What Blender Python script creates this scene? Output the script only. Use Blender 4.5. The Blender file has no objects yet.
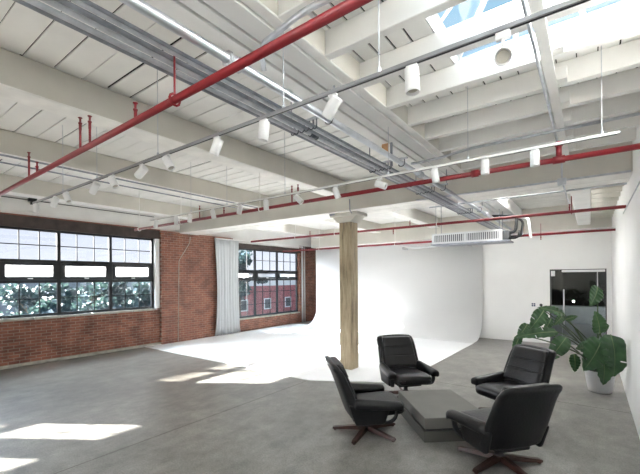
import bpy, bmesh, math, random
from mathutils import Vector, Matrix, Quaternion
random.seed(7)
PI = math.pi
SC = bpy.context.scene
COL = SC.collection

# ------------------------------------------------------------------ materials
def new_mat(name):
    m = bpy.data.materials.new(name); m.use_nodes = True
    nt = m.node_tree
    return m, nt, nt.nodes['Principled BSDF']

def N(nt, typ, **kw):
    n = nt.nodes.new(typ)
    for k, v in kw.items():
        if k in n.inputs.keys(): n.inputs[k].default_value = v
        else: setattr(n, k, v)
    return n

def simple(name, col, rough=0.5, metal=0.0, var=0.0, scale=6.0, bump=0.0, bscale=40.0, spec=0.5):
    m, nt, b = new_mat(name)
    b.inputs['Roughness'].default_value = rough
    b.inputs['Metallic'].default_value = metal
    b.inputs['Specular IOR Level'].default_value = spec
    b.inputs['Base Color'].default_value = (*col, 1)
    tc = N(nt, 'ShaderNodeTexCoord')
    if var > 0:
        nz = N(nt, 'ShaderNodeTexNoise', Scale=scale, Detail=5.0)
        nt.links.new(tc.outputs['Object'], nz.inputs['Vector'])
        r = N(nt, 'ShaderNodeValToRGB')
        r.color_ramp.elements[0].position = .3; r.color_ramp.elements[1].position = .7
        r.color_ramp.elements[0].color = (*[c * (1 - var) for c in col], 1)
        r.color_ramp.elements[1].color = (*[min(1, c * (1 + var)) for c in col], 1)
        nt.links.new(nz.outputs['Fac'], r.inputs['Fac'])
        nt.links.new(r.outputs['Color'], b.inputs['Base Color'])
    if bump > 0:
        nb = N(nt, 'ShaderNodeTexNoise', Scale=bscale, Detail=4.0)
        nt.links.new(tc.outputs['Object'], nb.inputs['Vector'])
        bp = N(nt, 'ShaderNodeBump', Strength=bump, Distance=.01)
        nt.links.new(nb.outputs['Fac'], bp.inputs['Height'])
        nt.links.new(bp.outputs['Normal'], b.inputs['Normal'])
    return m

M = {}
M['paint'] = simple('white_paint', (.80, .793, .772), .55, var=.05, scale=2.5, bump=.15, bscale=30)
M['cream'] = simple('cream_paint', (.59, .568, .515), .5, var=.07, scale=1.8, bump=.12, bscale=25)  # cream, darkened to paint shade into the beam faces
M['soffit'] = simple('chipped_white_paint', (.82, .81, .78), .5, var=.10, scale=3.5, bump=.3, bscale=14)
M['wallwhite'] = simple('white_plaster', (.84, .84, .83), .7, var=.03, scale=1.2, bump=.1, bscale=8)
M['cyc'] = simple('cyclorama_white', (.80, .805, .81), .6, var=.012, scale=1.0)
M['dark'] = simple('dark_roof_void', (.02, .02, .02), .9)
M['red'] = simple('red_pipe_paint', (.21, .009, .015), .38, var=.12, scale=9)
M['steel'] = simple('galvanised_steel', (.52, .54, .58), .38, metal=.5, var=.15, scale=12)
M['steel_dark'] = simple('weathered_steel', (.26, .275, .31), .42, metal=.5, var=.2, scale=12)
M['steel_bright'] = simple('bright_steel', (.66, .69, .74), .28, metal=.85, var=.1, scale=10)
M['clamp'] = simple('clamp_steel', (.10, .11, .13), .45, metal=.6)
M['lampwhite'] = simple('lamp_white', (.74, .74, .74), .4)
M['trackwhite'] = simple('track_white', (.72, .72, .71), .4)
M['black'] = simple('black_metal', (.015, .015, .017), .45)
M['frame'] = simple('window_black', (.014, .016, .02), .45)
M['frame2'] = simple('window_grey', (.022, .025, .03), .45)
M['lintel'] = simple('rusted_lintel', (.06, .045, .04), .7, var=.35, scale=5)
M['rust'] = simple('rust_edge', (.22, .07, .045), .7, var=.3, scale=9)
M['leather'] = simple('charcoal_leather', (.006, .006, .0065), .36, bump=.25, bscale=55, spec=.35)
M['leather_worn'] = simple('charcoal_leather_panel', (.0075, .0075, .0085), .32, bump=.3, bscale=45, spec=.42)
M['mahogany'] = simple('mahogany', (.045, .017, .012), .35, var=.3, scale=14)
M['glide'] = simple('black_rubber', (.01, .01, .01), .6)
M['tabletop'] = simple('grey_laminate', (.125, .122, .109), .42, var=.08, scale=4)  # table grey lightened, sheen painted into the top
M['tablebase'] = simple('dark_grey_laminate', (.062, .061, .053), .5, var=.08, scale=4)  # same table grey darkened, shade painted into the plinth
M['pot'] = simple('white_ceramic', (.68, .69, .71), .45, var=.05, scale=5)
M['soil'] = simple('soil', (.03, .02, .014), .95, var=.4, scale=30)
M['stem'] = simple('green_stem', (.045, .085, .03), .45, var=.2, scale=12)
M['rubble'] = simple('sill_stone', (.42, .40, .35), .8, var=.2, scale=7, bump=.3)
M['ac'] = simple('ac_casing', (.55, .56, .57), .4, var=.04)
M['acdark'] = simple('ac_louver_dark', (.09, .095, .10), .5)
M['curtain'] = simple('white_curtain', (.62, .64, .66), .8, var=.02)
M['handle'] = simple('brushed_handle', (.75, .76, .77), .3, metal=.5)
M['blue'] = simple('switch_blue', (.03, .05, .12), .4)
M['tan'] = simple('raw_wood', (.55, .30, .15), .6, var=.2)
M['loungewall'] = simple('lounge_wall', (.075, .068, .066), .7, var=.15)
M['counter'] = simple('counter_grey', (.55, .58, .62), .5, var=.06)
M['loungefloor'] = simple('lounge_floor', (.30, .32, .35), .5, var=.1)
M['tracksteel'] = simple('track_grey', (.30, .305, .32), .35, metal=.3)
M['bark'] = simple('bark', (.10, .08, .06), .9, var=.3)
M['slate'] = simple('blue_grey_render', (.20, .23, .27), .8, var=.1)
M['asphalt'] = simple('street_grey', (.07, .075, .085), .9, var=.1)

def floor_mat():
    m, nt, b = new_mat('polished_concrete')
    tc = N(nt, 'ShaderNodeTexCoord')
    def noise(scale, detail, stretch=(1, 1, 1), rough=.55):
        mp = N(nt, 'ShaderNodeMapping'); mp.inputs['Scale'].default_value = stretch
        nt.links.new(tc.outputs['Object'], mp.inputs['Vector'])
        n = N(nt, 'ShaderNodeTexNoise', Scale=scale, Detail=detail, Roughness=rough)
        nt.links.new(mp.outputs['Vector'], n.inputs['Vector']); return n
    a = noise(.55, 6, (1, 1, 1), .6)
    c = noise(3.2, 9, (1.3, .9, 1), .72)
    d = noise(60, 3)
    r = N(nt, 'ShaderNodeValToRGB')
    r.color_ramp.elements[0].position = .28; r.color_ramp.elements[1].position = .72
    r.color_ramp.elements[0].color = (.18, .173, .158, 1); r.color_ramp.elements[1].color = (.31, .30, .277, 1)
    nt.links.new(a.outputs['Fac'], r.inputs['Fac'])
    r2 = N(nt, 'ShaderNodeValToRGB')
    r2.color_ramp.elements[0].position = .3; r2.color_ramp.elements[1].position = .66
    r2.color_ramp.elements[0].color = (.52, .52, .52, 1); r2.color_ramp.elements[1].color = (1.18, 1.18, 1.17, 1)
    nt.links.new(c.outputs['Fac'], r2.inputs['Fac'])
    mx = N(nt, 'ShaderNodeMix', data_type='RGBA', blend_type='MULTIPLY'); mx.inputs[0].default_value = 1
    nt.links.new(r.outputs['Color'], mx.inputs[6]); nt.links.new(r2.outputs['Color'], mx.inputs[7])
    r3 = N(nt, 'ShaderNodeValToRGB')
    r3.color_ramp.elements[0].position = .35; r3.color_ramp.elements[1].position = .6
    r3.color_ramp.elements[0].color = (.70, .70, .70, 1); r3.color_ramp.elements[1].color = (1.03, 1.03, 1.03, 1)
    nt.links.new(d.outputs['Fac'], r3.inputs['Fac'])
    mx2 = N(nt, 'ShaderNodeMix', data_type='RGBA', blend_type='MULTIPLY'); mx2.inputs[0].default_value = 1
    nt.links.new(mx.outputs[2], mx2.inputs[6]); nt.links.new(r3.outputs['Color'], mx2.inputs[7])
    nt.links.new(mx2.outputs[2], b.inputs['Base Color'])
    rr = N(nt, 'ShaderNodeMapRange'); rr.inputs['To Min'].default_value = .24; rr.inputs['To Max'].default_value = .5
    nt.links.new(c.outputs['Fac'], rr.inputs['Value']); nt.links.new(rr.outputs[0], b.inputs['Roughness'])
    bp = N(nt, 'ShaderNodeBump', Strength=.12, Distance=.01)
    nt.links.new(d.outputs['Fac'], bp.inputs['Height']); nt.links.new(bp.outputs['Normal'], b.inputs['Normal'])
    b.inputs['Specular IOR Level'].default_value = .45
    return m
M['floor'] = floor_mat()

def brick_mat(name, c1, c2, mortar, axes='YZ', scale=1.0):
    m, nt, b = new_mat(name)
    tc = N(nt, 'ShaderNodeTexCoord'); sp = N(nt, 'ShaderNodeSeparateXYZ'); cb = N(nt, 'ShaderNodeCombineXYZ')
    nt.links.new(tc.outputs['Object'], sp.inputs[0])
    nt.links.new(sp.outputs[axes[0]], cb.inputs['X']); nt.links.new(sp.outputs[axes[1]], cb.inputs['Y'])
    br = N(nt, 'ShaderNodeTexBrick', Scale=1.0)
    br.inputs['Brick Width'].default_value = .21 * scale; br.inputs['Row Height'].default_value = .072 * scale
    br.inputs['Mortar Size'].default_value = .007 * scale; br.inputs['Bias'].default_value = -.1
    br.inputs['Color1'].default_value = (*c1, 1); br.inputs['Color2'].default_value = (*c2, 1); br.inputs['Mortar'].default_value = (*mortar, 1)
    nt.links.new(cb.outputs[0], br.inputs['Vector'])
    nz = N(nt, 'ShaderNodeTexNoise', Scale=3.0, Detail=6.0); nt.links.new(tc.outputs['Object'], nz.inputs['Vector'])
    r = N(nt, 'ShaderNodeValToRGB')
    r.color_ramp.elements[0].position = .3; r.color_ramp.elements[1].position = .75
    r.color_ramp.elements[0].color = (.62, .6, .6, 1); r.color_ramp.elements[1].color = (1.25, 1.2, 1.15, 1)
    nt.links.new(nz.outputs['Fac'], r.inputs['Fac'])
    mx = N(nt, 'ShaderNodeMix', data_type='RGBA', blend_type='MULTIPLY'); mx.inputs[0].default_value = 1
    nt.links.new(br.outputs['Color'], mx.inputs[6]); nt.links.new(r.outputs['Color'], mx.inputs[7])
    nt.links.new(mx.outputs[2], b.inputs['Base Color']); b.inputs['Roughness'].default_value = .85
    bp = N(nt, 'ShaderNodeBump', Strength=.6, Distance=.012); bp.invert = True
    nt.links.new(br.outputs['Fac'], bp.inputs['Height']); nt.links.new(bp.outputs['Normal'], b.inputs['Normal'])
    return m
M['brick'] = brick_mat('red_brick', (.31, .125, .085), (.19, .078, .058), (.34, .26, .21))
M['brick_far'] = brick_mat('street_brick', (.50, .13, .14), (.40, .10, .12), (.48, .30, .28), scale=2.0)

def column_mat():
    m, nt, b = new_mat('old_timber')
    tc = N(nt, 'ShaderNodeTexCoord'); mp = N(nt, 'ShaderNodeMapping'); mp.inputs['Scale'].default_value = (9, 9, .9)
    nt.links.new(tc.outputs['Object'], mp.inputs['Vector'])
    n = N(nt, 'ShaderNodeTexNoise', Scale=1.6, Detail=9.0, Roughness=.68); nt.links.new(mp.outputs[0], n.inputs['Vector'])
    r = N(nt, 'ShaderNodeValToRGB'); e = r.color_ramp.elements
    e[0].position = .3; e[0].color = (.12, .09, .06, 1); e[1].position = .72; e[1].color = (.52, .44, .31, 1)
    x = e.new(.5); x.color = (.36, .29, .19, 1)
    nt.links.new(n.outputs['Fac'], r.inputs['Fac']); nt.links.new(r.outputs['Color'], b.inputs['Base Color'])
    b.inputs['Roughness'].default_value = .75
    bp = N(nt, 'ShaderNodeBump', Strength=.5, Distance=.02)
    nt.links.new(n.outputs['Fac'], bp.inputs['Height']); nt.links.new(bp.outputs['Normal'], b.inputs['Normal'])
    return m
M['timber'] = column_mat()

def glass_mat(name, tint=(1, 1, 1), gloss=.06, milk=0.0, milkcol=(.9, .9, .92)):
    m = bpy.data.materials.new(name); m.use_nodes = True; nt = m.node_tree
    nt.nodes.remove(nt.nodes['Principled BSDF']); out = nt.nodes['Material Output']
    t = N(nt, 'ShaderNodeBsdfTransparent'); t.inputs['Color'].default_value = (*tint, 1)
    g = N(nt, 'ShaderNodeBsdfGlossy'); g.inputs['Roughness'].default_value = .02
    mx = N(nt, 'ShaderNodeMixShader'); mx.inputs[0].default_value = gloss
    nt.links.new(t.outputs[0], mx.inputs[1]); nt.links.new(g.outputs[0], mx.inputs[2])
    last = mx
    if milk > 0:
        d = N(nt, 'ShaderNodeBsdfTranslucent'); d.inputs['Color'].default_value = (*milkcol, 1)
        m2 = N(nt, 'ShaderNodeMixShader'); m2.inputs[0].default_value = milk
        nt.links.new(mx.outputs[0], m2.inputs[1]); nt.links.new(d.outputs[0], m2.inputs[2]); last = m2
    nt.links.new(last.outputs[0], out.inputs['Surface'])
    return m
M['glass'] = glass_mat('window_glass', (.96, .98, 1.0), .04)
M['frosted'] = glass_mat('hopper_glass', (1, 1, 1), .04, .3)
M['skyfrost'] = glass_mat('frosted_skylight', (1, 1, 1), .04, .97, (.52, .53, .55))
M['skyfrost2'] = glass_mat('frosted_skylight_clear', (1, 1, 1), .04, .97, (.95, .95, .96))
M['doorglass'] = glass_mat('door_glass', (.72, .76, .76), .05)

def leaf_mat(name, c, c2):
    m, nt, b = new_mat(name)
    tc = N(nt, 'ShaderNodeTexCoord')
    n = N(nt, 'ShaderNodeTexNoise', Scale=7.0, Detail=4.0); nt.links.new(tc.outputs['Object'], n.inputs['Vector'])
    r = N(nt, 'ShaderNodeValToRGB'); r.color_ramp.elements[0].position = .35; r.color_ramp.elements[1].position = .68
    r.color_ramp.elements[0].color = (*c, 1); r.color_ramp.elements[1].color = (*c2, 1)
    nt.links.new(n.outputs['Fac'], r.inputs['Fac']); nt.links.new(r.outputs['Color'], b.inputs['Base Color'])
    b.inputs['Roughness'].default_value = .32
    tr = N(nt, 'ShaderNodeBsdfTranslucent'); tr.inputs['Color'].default_value = (c2[0] * 1.6, c2[1] * 1.6, c2[2], 1)
    mx = N(nt, 'ShaderNodeMixShader'); mx.inputs[0].default_value = .18
    nt.links.new(b.outputs[0], mx.inputs[1]); nt.links.new(tr.outputs[0], mx.inputs[2])
    nt.links.new(mx.outputs[0], nt.nodes['Material Output'].inputs['Surface'])
    return m
M['leaf'] = leaf_mat('broad_leaf', (.022, .07, .028), (.06, .145, .055))
M['midrib'] = simple('leaf_midrib', (.16, .24, .09), .45)
M['tree'] = leaf_mat('tree_leaf', (.012, .030, .040), (.04, .072, .095))

def emit(name, col, s):
    m = bpy.data.materials.new(name); m.use_nodes = True; nt = m.node_tree
    nt.nodes.remove(nt.nodes['Principled BSDF'])
    e = N(nt, 'ShaderNodeEmission'); e.inputs['Color'].default_value = (*col, 1); e.inputs['Strength'].default_value = s
    nt.links.new(e.outputs[0], nt.nodes['Material Output'].inputs['Surface']); return m
M['bulb'] = emit('lounge_lamp_glow', (1, .93, .82), 300)

# ------------------------------------------------------------------ mesh helpers
def link(name, bm, mat, parent=None, smooth=False, loc=None):
    me = bpy.data.meshes.new(name)
    bm.normal_update(); bm.to_mesh(me); bm.free()
    o = bpy.data.objects.new(name, me); COL.objects.link(o)
    me.materials.append(M[mat] if isinstance(mat, str) else mat)
    if smooth:
        for p in me.polygons: p.use_smooth = True
    if parent is not None: o.parent = parent
    if loc is not None: o.location = loc
    return o

def tag(o, label=None, cat=None, group=None, kind=None):
    if label: o['label'] = label
    if cat: o['category'] = cat
    if group: o['group'] = group
    if kind: o['kind'] = kind
    return o

def empty(name, loc=(0, 0, 0), rz=0):
    o = bpy.data.objects.new(name, None); COL.objects.link(o)
    o.location = loc; o.rotation_euler = (0, 0, rz); o.empty_display_size = .1
    return o

def struct(name, bm, mat, parent=None, smooth=False):
    o = link(name, bm, mat, parent, smooth)
    o['kind'] = 'structure'
    return o

def kids(o): return [c for c in COL.objects if c.parent == o]
def copy_tree(o, parent=None):
    c = o.copy(); COL.objects.link(c); c.parent = parent
    for ch in kids(o): copy_tree(ch, c)
    return c

def box(bm, x0, x1, y0, y1, z0, z1, bev=0.0, seg=1):
    r = bmesh.ops.create_cube(bm, size=1.0)
    vs = r['verts']
    for v in vs:
        v.co = Vector(((x0 + x1) / 2 + v.co.x * (x1 - x0), (y0 + y1) / 2 + v.co.y * (y1 - y0), (z0 + z1) / 2 + v.co.z * (z1 - z0)))
    if bev > 0:
        es = list({e for v in vs for e in v.link_edges})
        bmesh.ops.bevel(bm, geom=es, offset=bev, segments=seg, profile=.5, affect='EDGES')
    return vs

def tube(bm, pts, r, seg=8, caps=True):
    pts = [Vector(p) for p in pts]
    n = len(pts); rings = []
    rs = r if isinstance(r, (list, tuple)) else [r] * n
    t0 = (pts[1] - pts[0]).normalized()
    up = Vector((0, 0, 1)) if abs(t0.z) < .9 else Vector((1, 0, 0))
    nrm = t0.cross(up).normalized(); prev = t0
    for i, p in enumerate(pts):
        t = (pts[min(i + 1, n - 1)] - pts[max(i - 1, 0)]).normalized()
        nrm = prev.rotation_difference(t) @ nrm
        nrm = (nrm - t * nrm.dot(t)).normalized(); prev = t
        bn = t.cross(nrm)
        rings.append([bm.verts.new(p + (nrm * math.cos(a) + bn * math.sin(a)) * rs[i]) for a in [2 * PI * k / seg for k in range(seg)]])
    for a, b in zip(rings, rings[1:]):
        for k in range(seg):
            bm.faces.new((a[k], a[(k + 1) % seg], b[(k + 1) % seg], b[k]))
    if caps:
        bm.faces.new(rings[0][::-1]); bm.faces.new(rings[-1])

def bez(p0, p1, p2, p3, n=12):
    p0, p1, p2, p3 = map(Vector, (p0, p1, p2, p3))
    return [p0 * (1 - t) ** 3 + p1 * 3 * t * (1 - t) ** 2 + p2 * 3 * t * t * (1 - t) + p3 * t ** 3 for t in [i / n for i in range(n + 1)]]

def fillet(pts, rad, n=5):
    pts = [Vector(p) for p in pts]; out = [pts[0]]
    for a, b, c in zip(pts, pts[1:], pts[2:]):
        d1 = (a - b); d2 = (c - b); r = min(rad, d1.length * .45, d2.length * .45)
        s = b + d1.normalized() * r; e = b + d2.normalized() * r
        for i in range(n + 1):
            t = i / n
            out.append(s * (1 - t) ** 2 + b * 2 * t * (1 - t) + e * t * t)
    out.append(pts[-1]); return out

def lathe(bm, prof, seg=24, center=(0, 0, 0), axis='Z'):
    rings = []
    for r, z in prof:
        ring = []
        for k in range(seg):
            a = 2 * PI * k / seg
            ring.append(bm.verts.new((center[0] + r * math.cos(a), center[1] + r * math.sin(a), center[2] + z)))
        rings.append(ring)
    for a, b in zip(rings, rings[1:]):
        for k in range(seg):
            bm.faces.new((a[k], a[(k + 1) % seg], b[(k + 1) % seg], b[k]))
    bm.faces.new(rings[0][::-1]); bm.faces.new(rings[-1])

def pillow(bm, sx, sy, sz, r, fn=None, n=10):
    """rounded box of half sizes, n x n faces per side, every point passed through fn"""
    tmp = bmesh.new(); bmesh.ops.create_cube(tmp, size=2.0)
    bmesh.ops.subdivide_edges(tmp, edges=tmp.edges[:], cuts=n - 1, use_grid_fill=True)
    half = Vector((sx, sy, sz)); vmap = {}
    def spread(u):   # more points near the rounded edge
        return math.copysign(1 - (1 - abs(u)) ** 1.6, u)
    for v in tmp.verts:
        p = Vector([spread(v.co[i]) * half[i] for i in range(3)])
        rr = min(r, sx * .98, sy * .98, sz * .98)
        inner = Vector([max(-half[i] + rr, min(half[i] - rr, p[i])) for i in range(3)])
        d = p - inner
        if d.length > 1e-9: p = inner + d.normalized() * rr
        if fn: p = Vector(fn(p))
        vmap[v.index] = bm.verts.new(p)
    for f in tmp.faces: bm.faces.new([vmap[v.index] for v in f.verts])
    tmp.free()

def poly_prism(bm, pts, z0, z1):
    lo = [bm.verts.new((x, y, z0)) for x, y in pts]; hi = [bm.verts.new((x, y, z1)) for x, y in pts]
    bm.faces.new(lo[::-1]); bm.faces.new(hi); k = len(pts)
    for i in range(k): bm.faces.new((lo[i], lo[(i + 1) % k], hi[(i + 1) % k], hi[i]))

# ------------------------------------------------------------------ dimensions
XW, XR = -10.70, 0.48            # brick wall plane, white side wall plane
YB, YF = 12.95, -6.0             # door wall, rear end behind the photographer
ZC, ZJ, ZB = 4.05, 3.93, 3.72    # planks (main bays), planks over joists, underside of beams
ZG = 3.43                        # underside of cross girder

# ------------------------------------------------------------------ floor, walls
bm = bmesh.new(); box(bm, -11.3, .75, YF, 13.1, -.15, 0); struct('floor', bm, 'floor')
bm = bmesh.new(); box(bm, -4.475, -4.468, YF, 5.6, 0, .001); box(bm, -11, .47, -.72, -.713, 0, .001); box(bm, -3.0, .47, 7.0, 7.006, 0, .001)
struct('trim_1', bm, 'lintel')

# window wall: pieces around the openings (window 1: y 1.2..6.03, window 2: y 9.05..12.9, window 3: y -6..-1.1)
WX0, WX1 = XW - .20, XW
W1 = (1.20, 6.05, 1.13, 3.25); W2 = (9.0, 12.95, .50, 3.18); W3 = (-5.9, -1.1, 1.13, 3.25)
bm = bmesh.new()
box(bm, WX0, WX1, -1.1, 1.2, 0, 3.53); box(bm, WX0, WX1, W3[0], W3[1], 0, 1.06); box(bm, WX0, WX1, W1[0], 6.19, 0, 1.06)
box(bm, WX0, WX1, W2[0], W2[1], 0, .44); box(bm, WX0, WX1, 12.95, 15.0, 0, 3.5)
struct('wall_brick', bm, 'brick')
bm = bmesh.new(); box(bm, WX0, WX1 + .10, 6.19, 9.0, 0, 3.50); struct('wall_pilaster', bm, 'brick')
bm = bmesh.new(); box(bm, WX0, WX1 + .02, 6.05, 6.19, 1.12, 3.5, .01); struct('trim_2', bm, 'wallwhite')
bm = bmesh.new(); box(bm, WX0, WX1, YF, 15.0, 3.53, 4.3); struct('wall_upper', bm, 'paint')
bm = bmesh.new()
box(bm, WX0 - .02, WX1 + .03, YF, 6.19, 3.25, 3.51); struct('window_lintel', bm, 'lintel')
bm = bmesh.new(); box(bm, WX1 - .02, WX1 + .06, YF, 6.19, 3.51, 3.535); struct('window_lintel_trim', bm, 'rust')
bm = bmesh.new(); box(bm, WX0 - .02, WX1 + .03, 9.0, 12.98, 3.18, 3.36); struct('window_lintel', bm, 'lintel')
bm = bmesh.new(); box(bm, WX0, WX1, 9.0, 15.0, 3.36, 3.53); struct('wall_over_window', bm, 'paint')
# stone sills, chipped
for (y0, y1, z) in ((W1[0], W1[1], 1.06), (W3[0], W3[1], 1.06), (W2[0], W2[1], .44)):
    bm = bmesh.new(); y = y0
    while y < y1 - .01:
        l = min(random.uniform(.35, .8), y1 - y)
        box(bm, WX0, WX1 + random.uniform(-.02, .05), y, y + l - .008, z, z + .06 - random.uniform(0, .012), .008); y += l
    struct('window_sill', bm, 'rubble')
# brick ledge foot
bm = bmesh.new(); box(bm, WX1, WX1 + .05, YF, 6.19, 0, .07, .01); struct('baseboard_brick', bm, 'rubble')

# side wall, door wall, wall behind the cyclorama
bm = bmesh.new(); box(bm, XR, XR + .2, YF, 13.1, 0, 4.25); struct('wall_side', bm, 'wallwhite')
DX0, DX1, DZ = -.97, .37, 2.22
bm = bmesh.new()
box(bm, -9.75, DX0, YB, YB + .15, 0, 4.2); box(bm, DX1, XR + .2, YB, YB + .15, 0, 4.2); box(bm, DX0, DX1, YB, YB + .15, DZ, 4.2)
struct('wall_door', bm, 'wallwhite')
bm = bmesh.new(); box(bm, -11.1, -9.6, 15.0, 15.15, 0, 4.2); struct('wall_recess', bm, 'wallwhite')
bm = bmesh.new(); box(bm, -9.75, -9.6, YB + .15, 15.0, 0, 4.2); struct('wall_recess_side', bm, 'wallwhite')
bm = bmesh.new(); box(bm, -11, -9.6, YF - .2, YF, 0, 4.2); box(bm, -5.0, XR + .2, YF - .2, YF, 0, 4.2); box(bm, -9.6, -.2, YF - .2, YF, 0, 1.0); box(bm, -9.6, -.2, YF - .2, YF, 3.3, 4.2)
struct('wall_rear', bm, 'wallwhite')  # opening in this wall is added, lets fill light in from behind
bm = bmesh.new(); box(bm, -11.1, -9.6, 13.1, 15.0, -.15, 0); struct('floor_recess', bm, 'floor')

# ------------------------------------------------------------------ cyclorama (floor sheet + cove + wall)
CX0, CX1, CY, CR = -9.65, -2.85, 12.90, .85
bm = bmesh.new()
prof = [(CY - CR - .4, .012), (CY - CR, .012)]
for i in range(1, 13):
    a = i / 12 * PI / 2
    prof.append((CY - CR + CR * math.sin(a), .012 + CR * (1 - math.cos(a))))
prof.append((CY, 3.30))
a_ = [[bm.verts.new((x, y, z)) for (y, z) in prof] for x in (CX0, CX1)]
for i in range(len(prof) - 1): bm.faces.new((a_[0][i], a_[1][i], a_[1][i + 1], a_[0][i + 1]))
o = struct('wall_cyclorama', bm, 'cyc', smooth=True)
md = o.modifiers.new('t', 'SOLIDIFY'); md.thickness = .012; md.offset = 1
bm = bmesh.new()
poly_prism(bm, [(-10.64, 5.68), (-4.42, 5.66), (-3.05, 6.42), (-2.92, 6.9), (CX1, CY - CR - .35), (CX0, CY - CR - .35), (CX0, CY - .5), (-10.58, CY - .5), (-10.58, 6.2), (-10.64, 6.2)], .001, .012)
struct('floor_cyclorama', bm, 'cyc')

# ------------------------------------------------------------------ ceiling
def boards_along_x(x0, x1, y0, y1, z, step=.245):
    bm = bmesh.new(); y = y0
    while y < y1:
        g = random.choice((.008, .012, .016, .022, .030))
        box(bm, x0, x1, y, min(y + step - g, y1), z + random.uniform(0, .004), z + .016); y += step
    return bm
def boards_along_y(x0, x1, y0, y1, z, step=.15):
    bm = bmesh.new(); x = x0
    while x < x1 - .001:
        g = random.choice((.005, .009, .013, .018))
        box(bm, x, min(x + step - g, x1), y0, y1, z + random.uniform(0, .004), z + .016); x += step
    return bm
BEAMS = [(-4.46, -4.15), (-6.70, -6.38), (-9.38, -9.06)]
GX0, GX1 = -2.245, -1.655
bays = [(-11.1, -9.06), (-9.06, -6.38), (-6.38, -4.15), (-4.15, -2.0)]
FSK = [(-8.95, -6.85), (-6.25, -4.6), (-3.95, -2.45)]      # unseen frosted skylights, added to fill the far end with light
FY0, FY1 = 7.5, 10.1
for k, (x0, x1) in enumerate(bays):
    if k == 0:
        struct('ceiling', boards_along_x(x0, x1, YF, 15.0, ZC), 'paint'); continue
    struct('ceiling', boards_along_x(x0, x1, YF, FY0, ZC), 'paint'); struct('ceiling', boards_along_x(x0, x1, FY1, 15.0, ZC), 'paint')
    a, b = FSK[k - 1]
    bm = bmesh.new(); box(bm, x0, a, FY0, FY1, ZC, ZC + .016); box(bm, b, x1, FY0, FY1, ZC, ZC + .016); struct('ceiling', bm, 'paint')
    bm = bmesh.new(); box(bm, a - .04, a, FY0, FY1, ZC, 4.3); box(bm, b, b + .04, FY0, FY1, ZC, 4.3); box(bm, a, b, FY0 - .04, FY0, ZC, 4.3); box(bm, a, b, FY1, FY1 + .04, ZC, 4.3)
    wk = struct('window_%d' % (5 + k), bm, 'paint')  # added skylight hidden by the girder, lights the backdrop end
    bm = bmesh.new(); box(bm, a, b, FY0, FY1, 4.27, 4.28); link('pane', bm, 'skyfrost', wk)
    bm = bmesh.new()
    for q in range(1, 4): box(bm, a, b, FY0 + (FY1 - FY0) * q / 4 - .02, FY0 + (FY1 - FY0) * q / 4 + .02, 4.22, 4.268)
    link('bar', bm, 'ac', wk)
SKX0, SKX1, SKY0, SKY1 = -.98, .47, 1.35, 3.41
for (x0, x1, y0, y1) in ((-1.9, SKX0, YF, 6.6), (SKX0, XR + .2, YF, -2.2), (SKX0, XR + .2, .5, SKY0), (SKX0, XR + .2, SKY1, 6.6)):
    struct('ceiling', boards_along_y(x0, x1, y0, y1, ZJ), 'paint')
struct('ceiling', boards_along_x(-2.0, XR + .2, 6.6, FY0, ZC), 'paint'); struct('ceiling', boards_along_x(-2.0, XR + .2, FY1, 13.2, ZC), 'paint')
a, b = -1.60, -.32
bm = bmesh.new(); box(bm, -2.0, a, FY0, FY1, ZC, ZC + .016); box(bm, b, XR + .2, FY0, FY1, ZC, ZC + .016); struct('ceiling', bm, 'paint')
bm = bmesh.new(); box(bm, a - .04, a, FY0, FY1, ZC, 4.3); box(bm, b, b + .04, FY0, FY1, ZC, 4.3); box(bm, a, b, FY0 - .04, FY0, ZC, 4.3); box(bm, a, b, FY1, FY1 + .04, ZC, 4.3)
wk = struct('window_9', bm, 'paint')  # another added skylight out of view, brightens door and side walls
bm = bmesh.new(); box(bm, a, b, FY0, FY1, 4.27, 4.28); link('pane', bm, 'skyfrost2', wk)
bm = bmesh.new()

xs = [-11.3] + [v for ab in FSK for v in (ab[0] - .04, ab[1] + .04)] + [-1.64]
box(bm, -11.3, -1.8, YF, FY0 - .04, ZC + .018, ZC + .04); box(bm, -11.3, .8, FY1 + .04, 15.2, ZC + .018, ZC + .04)
for a, b in zip(xs[::2], xs[1::2]): box(bm, a, b, FY0 - .04, FY1 + .04, ZC + .018, ZC + .04)
box(bm, -1.8, .8, 6.6, FY0 - .04, ZC + .018, ZC + .04); box(bm, -.28, .8, FY0 - .04, FY1 + .04, ZC + .018, ZC + .04); box(bm, -1.7, SKX0 - .05, YF, 6.6, ZJ + .018, ZJ + .034)
box(bm, SKX0 - .05, .8, YF, -2.2, ZJ + .018, ZJ + .034); box(bm, SKX0 - .05, .8, .5, SKY0 - .05, ZJ + .018, ZJ + .034); box(bm, SKX0 - .05, .8, SKY1 + .13, 6.6, ZJ + .018, ZJ + .034)
struct('roof', bm, 'dark')
# beams along the room
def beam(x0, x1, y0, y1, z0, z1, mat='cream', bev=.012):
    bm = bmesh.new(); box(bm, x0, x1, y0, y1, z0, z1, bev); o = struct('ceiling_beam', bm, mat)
    if mat == 'cream':      # cream faces toned darker as painted shade; chipped white undersides carry painted floor bounce
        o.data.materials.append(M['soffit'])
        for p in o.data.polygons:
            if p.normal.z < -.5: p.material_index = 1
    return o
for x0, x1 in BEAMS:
    beam(x0, x1, YF, 6.6, ZB, ZC); beam(x0, x1, 7.26, 12.6, ZB, ZC)
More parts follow.
